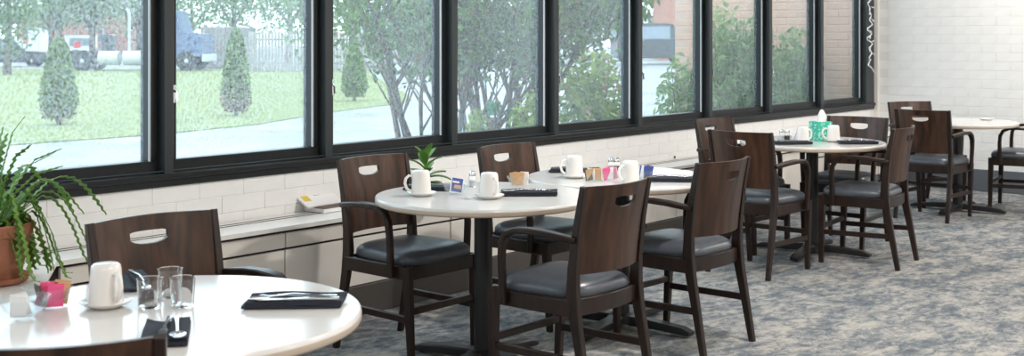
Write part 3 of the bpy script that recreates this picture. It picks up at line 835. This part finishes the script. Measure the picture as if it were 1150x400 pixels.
def conifer(px, Zd, h, r, label, brown):
    x, y = far(px, Zd); t = thing('conical_shrub', label, 'shrub', (x, y, G), 0, 'conical shrubs on the lawn')
    MB().tube([(0, 0, 0), (0, 0, h*.5), (0, 0, h*.95)], [.04, .03, .01], 7).build('stem', M['bark'], t)
    leaves('foliage', M['conifer'], t, 3200, cone(h, r), .055, int(px))
    if brown: leaves('dead_foliage', M['browned'], t, brown, cone(h*.62, r*1.05), .05, int(px)+1)
conifer(66, 21.0, 1.52, .34, 'conical evergreen shrub seen through the leftmost window', 500)
conifer(265, 23.5, 1.70, .30, 'tall thin conical shrub with browned base in the second window', 1900)
conifer(398, 29.0, 1.35, .34, 'small conical shrub at the left of the third window', 100)

def shrub_tree(px, Zd, label, stems, canopy, seed, flowers):
    x, y = far(px, Zd); t = thing('flowering_shrub_tree', label, 'tree', (x, y, G), CR, 'multi-stemmed shrub trees outside the glass')
    rg = random.Random(seed); tips = []
    for k in range(stems):
        a = 2*PI*k/stems + rg.uniform(-.3, .3); lean = rg.uniform(.25, .62); p = Vector((.07*math.cos(a), .07*math.sin(a), 0)); path = [p.copy()]; d = Vector((math.cos(a)*lean, math.sin(a)*lean, 1)).normalized()
        for i in range(8):
            p = p + d*.30; d = (d + Vector((rg.uniform(-.13, .13), rg.uniform(-.13, .13), .03))).normalized(); path.append(p.copy())
        r0 = rg.uniform(.022, .040)
        MB().tube(path, [r0*(1-.09*i) for i in range(9)], 7).build('stem', M['bark'], t)
        for i in (3, 4, 5, 6):
            for q in range(2):
                dd = (d*.6 + Vector((rg.uniform(-.8, .8), rg.uniform(-.8, .8), rg.uniform(.1, .7)))).normalized(); b0 = path[i]
                bp = [b0, b0+dd*.22, b0+dd*.45+Vector((0, 0, .05)), b0+dd*.68+Vector((0, 0, .08))]
                MB().tube(bp, [.011, .008, .006, .003], 5).build('branch', M['bark'], t); tips += bp[1:]
    tp = np.array([list(v) for v in tips if v.z > 1.28])
    def fn(rs, n):
        i = rs.integers(0, len(tp), n); return tp[i] + rs.normal(size=(n, 3))*np.array([.13, .13, .11])
    leaves('foliage', M['tree1'], t, canopy, fn, .045, seed)
    leaves('blossom', M['petal'], t, flowers, fn, .024, seed+1)
shrub_tree(488, 10.3, 'grey multi-stemmed shrub tree with pink buds in the third window', 9, 3600, 5, 90)
shrub_tree(556, 11.0, 'dense multi-stemmed shrub tree in the fourth window', 12, 5600, 8, 60)
x, y = far(655, 12.0); t = thing('overhanging_tree', 'dark leafy tree hanging into the fifth window from above', 'tree', (x, y, G), CR)
MB().tube([(-.35, .6, 0), (-.35, .6, 1.4), (-.25, .5, 2.6)], [.06, .05, .03], 7).build('trunk', M['bark'], t)
MB().tube([(-.33, .6, 1.6), (.0, .3, 1.9), (.35, .1, 1.75)], [.03, .02, .008], 6).build('branch', M['bark'], t)
leaves('foliage', M['tree1'], t, 3000, blob(-.02, .15, 2.15, .85, .6, .75, .1), .06, 31)

def bush(px, Zd, h, r, label, mat, n, size, fl=0, seed=1, cat='bush', name='leafy_bush', dz=0):
    x, y = far(px, Zd); t = thing(name, label, cat, (x, y, G), CR, 'bushes outside the glass')
    for k in range(5):
        a = k*1.3; MB().tube([(0, 0, 0), (.3*r*math.cos(a), .3*r*math.sin(a), h*.5), (.6*r*math.cos(a), .6*r*math.sin(a), h*.9)], [.012, .009, .004], 5).build('stem', M['bark'], t)
    leaves('foliage', mat, t, n, blob(0, 0, h*.56+dz, r, r*.8, h*.46, .25), size, seed)
    if fl: leaves('blossom', M['petal'], t, fl, blob(0, -.1, h*.6, r*.95, r*.75, h*.42, .8), .030, seed+9)
bush(668, 10.2, 1.42, .36, 'bright yellow-green bush with pink blossoms in the fifth window', M['bright'], 2600, .045, 50, 41)
bush(600, 9.6, 1.10, .24, 'bright green bush at the foot of the fourth window', M['bright'], 1500, .045, 0, 42)
bush(537, 9.4, .98, .12, 'narrow bright green plant between the stems in the fourth window', M['bright'], 500, .05, 0, 43)
bush(766, 12.9, 1.35, .30, 'pale green bush at the right of the sixth window', M['vine'], 1500, .042, 0, 44)
bush(814, 12.4, 1.9, .34, 'tall leafy vine bush in the seventh window', M['vine'], 2600, .042, 0, 45)
bush(850, 12.4, 1.75, .28, 'leafy green vine bush against the red brick in the seventh window', M['vine'], 2300, .042, 0, 46)
bush(893, 12.1, 1.65, .27, 'leafy green vine bush in the eighth window', M['vine'], 2300, .042, 0, 47)
t = thing('planter', 'green pot on a brown stand between the stems outside', 'planter', (*far(554, 9.9), G))
MB().box((0, 0, .44), (.09, .09, .88), .01).build('stand', M['bark'], t)
MB().lathe([(.045, .90), (.062, 1.0), (.066, 1.01), (.058, 1.0), (0, .98)], 20, cap=False).build('pot', M['greenplastic'], t)

# brick wing of the building, outside to the right
wing = struct(MB().span(EX+.20, EX+.55, 5.12, 7.35, G, 3.6).build('wall_outside', M['redmortar']), 'red brick wing wall outside the right windows')
bm_w = MB().box((0, 0, 0), (.02, .22, .066), .003).mesh('brick', M['wingbrick'])
stw = MB()
for k in range(46):
    zc = G + .04 + .08*k; y = 5.24 + (.117 if k % 2 else 0)
    while y < 7.24:
        if .72 < zc < 1.95 and y < 7.3: put('brick', bm_w, wing, (EX+.204, y, zc))
        else: stw.box((EX+.204, y, zc), (.02, .22, .066))
        y += .234
o = stw.build('brickwork', M['wingbrick'], wing); o['kind'] = 'stuff'
tag(MB().tube([(0, 0, 0), (0, .005, 2), (0, 0, 3.6)], .028, 10).build('downpipe', M['greymetal'], None, (EX+.15, 5.62, G)), 'thin grey downpipe on the outside brick wall', 'pipe')

# vehicles ----------------------------------------------------------------------------
def wheel(parent, x, y, r, wdt=.28):
    m = MB(); prof = [(r*.55, -wdt/2), (r*.9, -wdt/2), (r, -wdt*.35), (r, wdt*.35), (r*.9, wdt/2), (r*.55, wdt/2)]
    m.lathe(prof, 24); me = m.mesh('wheel', M['tyre']); o = put('wheel', me, parent, (x, y, r)); o.rotation_euler = (R(90), 0, 0)
    h = MB().lathe([(r*.54, -wdt*.42), (r*.54, wdt*.42)], 18).lathe([(r*.2, -wdt*.55), (r*.2, wdt*.55)], 12).build('hub_cap', M['greymetal'], o)
def side_profile(m, pts, w):            # outline in x,z extruded over y
    m.layers([[(x, -w/2, z) for x, z in pts], [(x, w/2, z) for x, z in pts]])
vx, vy = far(133, 57)
tk = thing('semi_truck', 'blue semi truck with bare rear chassis parked across the lawn', 'truck', (vx, vy, G), CR)
m = MB(); side_profile(m, [(2.15, .7), (4.3, .7), (4.3, 1.75), (3.3, 1.85), (3.0, 2.85), (2.15, 2.95)], 2.2); m.build('cab', M['bluepaint'], tk)
MB().span(2.35, 2.95, -1.12, 1.12, 1.95, 2.6, .02).build('side_window', M['carglass'], tk)
MB().span(4.28, 4.45, -1.1, 1.1, .45, .8, .02).build('bumper', M['greymetal'], tk)
MB().span(-2.9, 2.2, -.45, .45, .72, .95, .01).build('chassis', M['darkpaint'], tk)
for a in (-.1, 1.05): MB().tube([(a-.45, -1.0, .62), (a+.48, -1.0, .62)], .34, 16).build('fuel_tank', M['greymetal'], tk)
for x in (-2.4, -1.35, 3.55):
    for y in (-.95, .95): wheel(tk, x, y, .50, .34)
MB().tube([(.75, -.7, .9), (.75, -.7, 2.75), (.62, -.75, 2.95)], .07, 10).build('exhaust_stack', M['greymetal'], tk)
MB().span(-.6, -.3, -.6, .6, .95, 1.75, .03).build('hose_stand', M['darkpaint'], tk)
MB().span(-1.75, -1.5, -1.12, -.8, 1.1, 1.4, .02).build('tail_lamp', M['redlamp'], tk)

def car(px, Zd, L, H, W, paint, name, label, rz=0.0, boxy=False, big=1.0):
    x, y = far(px, Zd); t = thing(name, label, 'vehicle', (x, y, G), CR+rz)
    h0 = .15*H; hb = .58*H
    if boxy: prof = [(-L/2, h0), (L/2, h0), (L/2, hb), (L*.26, hb*1.04), (L*.17, H), (-L/2+.05, H), (-L/2, hb)]
    else: prof = [(-L/2, h0), (L/2, h0), (L/2, hb*.9), (L*.24, hb), (L*.10, H), (-L*.25, H), (-L*.40, hb), (-L/2, hb)]
    m = MB(); side_profile(m, prof, W); m.build('body', paint, t)
    a, b = (-L*.44, L*.14) if boxy else (-L*.28, L*.12)
    MB().span(a, b, -W/2-.01, W/2+.01, hb*1.06, H*.93, .02).build('side_window', M['carglass'], t)
    MB().span(-L/2-.06, -L/2+.08, -W/2, W/2, h0, h0+.2, .02).build('rear_bumper', M['darkpaint'], t)
    for s in (-1, 1): MB().span(-L/2-.02, -L/2+.05, s*W*.42-.09, s*W*.42+.09, hb*.75, hb, .01).build('tail_lamp', M['redlamp'], t)
    MB().span(-L/2-.012, -L/2+.03, -W*.38, W*.38, hb*1.08, H*.90, .01).build('rear_window', M['carglass'], t)
    rw = .21*H*1.0*big
    for xx in (-L*.31, L*.32):
        for yy in (-W/2+.1, W/2-.1): wheel(t, xx, yy, rw, .22)
    return t
car(90, 74, 4.4, 1.75, 1.8, M['whitepaint'], 'white_van', 'white van parked behind the semi truck', R(112), True)
car(10, 66, 4.3, 1.5, 1.8, M['darkpaint'], 'dark_car', 'dark car parked at the far left beyond the lawn', R(10))
car(735, 72, 5.0, 2.45, 2.0, M['darkpaint'], 'dark_jeep', 'dark lifted off-road truck parked in the sixth window', R(8), True, 1.0)
car(585, 78, 4.3, 1.5, 1.8, M['whitepaint'], 'white_car', 'white car far away in the fourth window', R(12))

# far buildings, fences, trees -------------------------------------------------------------
def house(px, Zd, wid, h, gable, label, wall, rz=0.0):
    x, y = far(px, Zd); t = thing('far_building', label, 'building', (x, y, G), CR+rz, 'far buildings')
    MB().span(-wid/2, wid/2, 0, 7, 0, h).build('wall', wall, t)
    m = MB(); m.layers([[(-wid/2-.3, yy, h), (wid/2+.3, yy, h), (0, yy, h+gable)] for yy in (-.3, 7.3)]); m.build('roof', M['roof'], t)
    return t
hb_ = house(88, 88, 7.5, 3.3, 2.2, 'red brick building with gable beyond the semi truck', M['redbrick'])
for xx in (-1.6, 1.4):
    wn = MB().span(xx-.5, xx+.5, -.06, .02, 1.2, 2.3).build('window', M['whitepaint'], hb_); MB().span(-.42+xx, .42+xx, -.08, -.05, 1.28, 2.22).build('pane', M['carglass'], wn)
hs = house(44, 79, 3.0, 2.9, .9, 'low brick shed with pale double doors at the far left', M['redbrick'])
for s in (0, 1): MB().span(-.72+s*.73, -.02+s*.73, -.08, .02, .02, 2.25, .01).build('door', M['shedmetal'], hs)
hr = house(790, 84, 5.5, 4.6, 1.8, 'red brick house behind the off-road truck', M['redbrick'])
for xx in (-1.4, .6):
    wn = MB().span(xx-.5, xx+.5, -.06, .02, 1.3, 2.7).build('window', M['whitepaint'], hr); MB().span(-.42+xx, .42+xx, -.08, -.05, 1.38, 2.62).build('pane', M['carglass'], wn)
house(500, 105, 16, 3.4, 2.0, 'long pale building far behind the shrub trees', M['greymetal'])
house(670, 120, 12, 3.6, 2.2, 'pale house far away in the fifth window', M['whitepaint'])
x, y = far(246, 62); bx_ = thing('grey_container', 'weathered grey storage container beside the fence', 'container', (x, y, G), CR)
MB().span(-.95, .85, 0, 5, 0.05, 2.15).build('shell', M['fence'], bx_)
for k in range(9): MB().span(-.92+k*.2, -.86+k*.2, -.03, .01, .1, 2.1).build('rib', M['fencegap'], bx_)
x, y = far(318, 55); fe = thing('board_fence', 'weathered vertical board fence at the back of the lawn', 'fence', (x, y, G), CR)
for z in (.35, 1.45): MB().span(-1.6, 5.2, .03, .09, z, z+.09).build('rail', M['fencegap'], fe)
me_b = MB().box((0, 0, .93), (.125, .03, 1.82), .004).mesh('board', M['fence'])
for k in range(45): put('board', me_b, fe, (-1.55 + k*.15, 0, rng.uniform(-.02, .04)))

def far_tree(px, Zd, h, r, label, seed, zc=.62, n=2600, size=.17, lean=0):
    x, y = far(px, Zd); t = thing('far_tree', label, 'tree', (x, y, G), CR, 'trees beyond the lawn')
    MB().tube([(0, 0, 0), (.05, 0, h*.3), (-.05+lean, 0, h*.75)], [.20, .15, .06], 8).build('trunk', M['bark'], t)
    for s in (-1, 1): MB().tube([(0, 0, h*.28), (s*r*.3, 0, h*.5), (s*r*.55, .2, h*.68)], [.10, .07, .03], 6).build('bough', M['bark'], t)
    leaves('foliage', M['tree2'], t, int(n*.62), blob(0, 0, h*zc, r, r*.9, h*.40, .15), size, seed)
far_tree(57, 62, 6.5, 2.4, 'tree with dark trunk beside the pale shed doors', 61, .66)
far_tree(66, 70, 7, 2.6, 'second tree trunk behind the leftmost conical shrub', 62, .70)
far_tree(8, 50, 6, 1.5, 'drooping tree at the far left edge', 63, .50, 3000, .14)
far_tree(103, 64, 6.5, 1.9, 'slim tree in front of the brick gable', 64, .70)
far_tree(155, 82, 8, 4.0, 'hazy tree crown behind the semi truck', 65, .58, 3600)
far_tree(215, 92, 8, 4.2, 'hazy tree behind the blue truck cab', 66, .52, 3800)
far_tree(262, 74, 8, 3.4, 'hazy tree behind the grey container', 67, .52, 3400)
far_tree(325, 66, 8, 3.6, 'hazy tree behind the board fence', 68, .58, 4200)
far_tree(352, 34, 5.0, 1.25, 'leafy tree drooping at the right of the second window', 69, .56, 2600, .10)
far_tree(395, 45, 6.0, 1.9, 'leafy tree above the small conical shrub in the third window', 70, .60, 2800, .12)
far_tree(450, 85, 8, 4.5, 'far tree behind the left shrub tree', 71, .60, 3200)
far_tree(735, 104, 9, 4.5, 'far tree behind the off-road truck', 72, .62, 3200)
far_tree(625, 92, 9, 3.6, 'far tree in the fifth window', 73, .55, 3000)
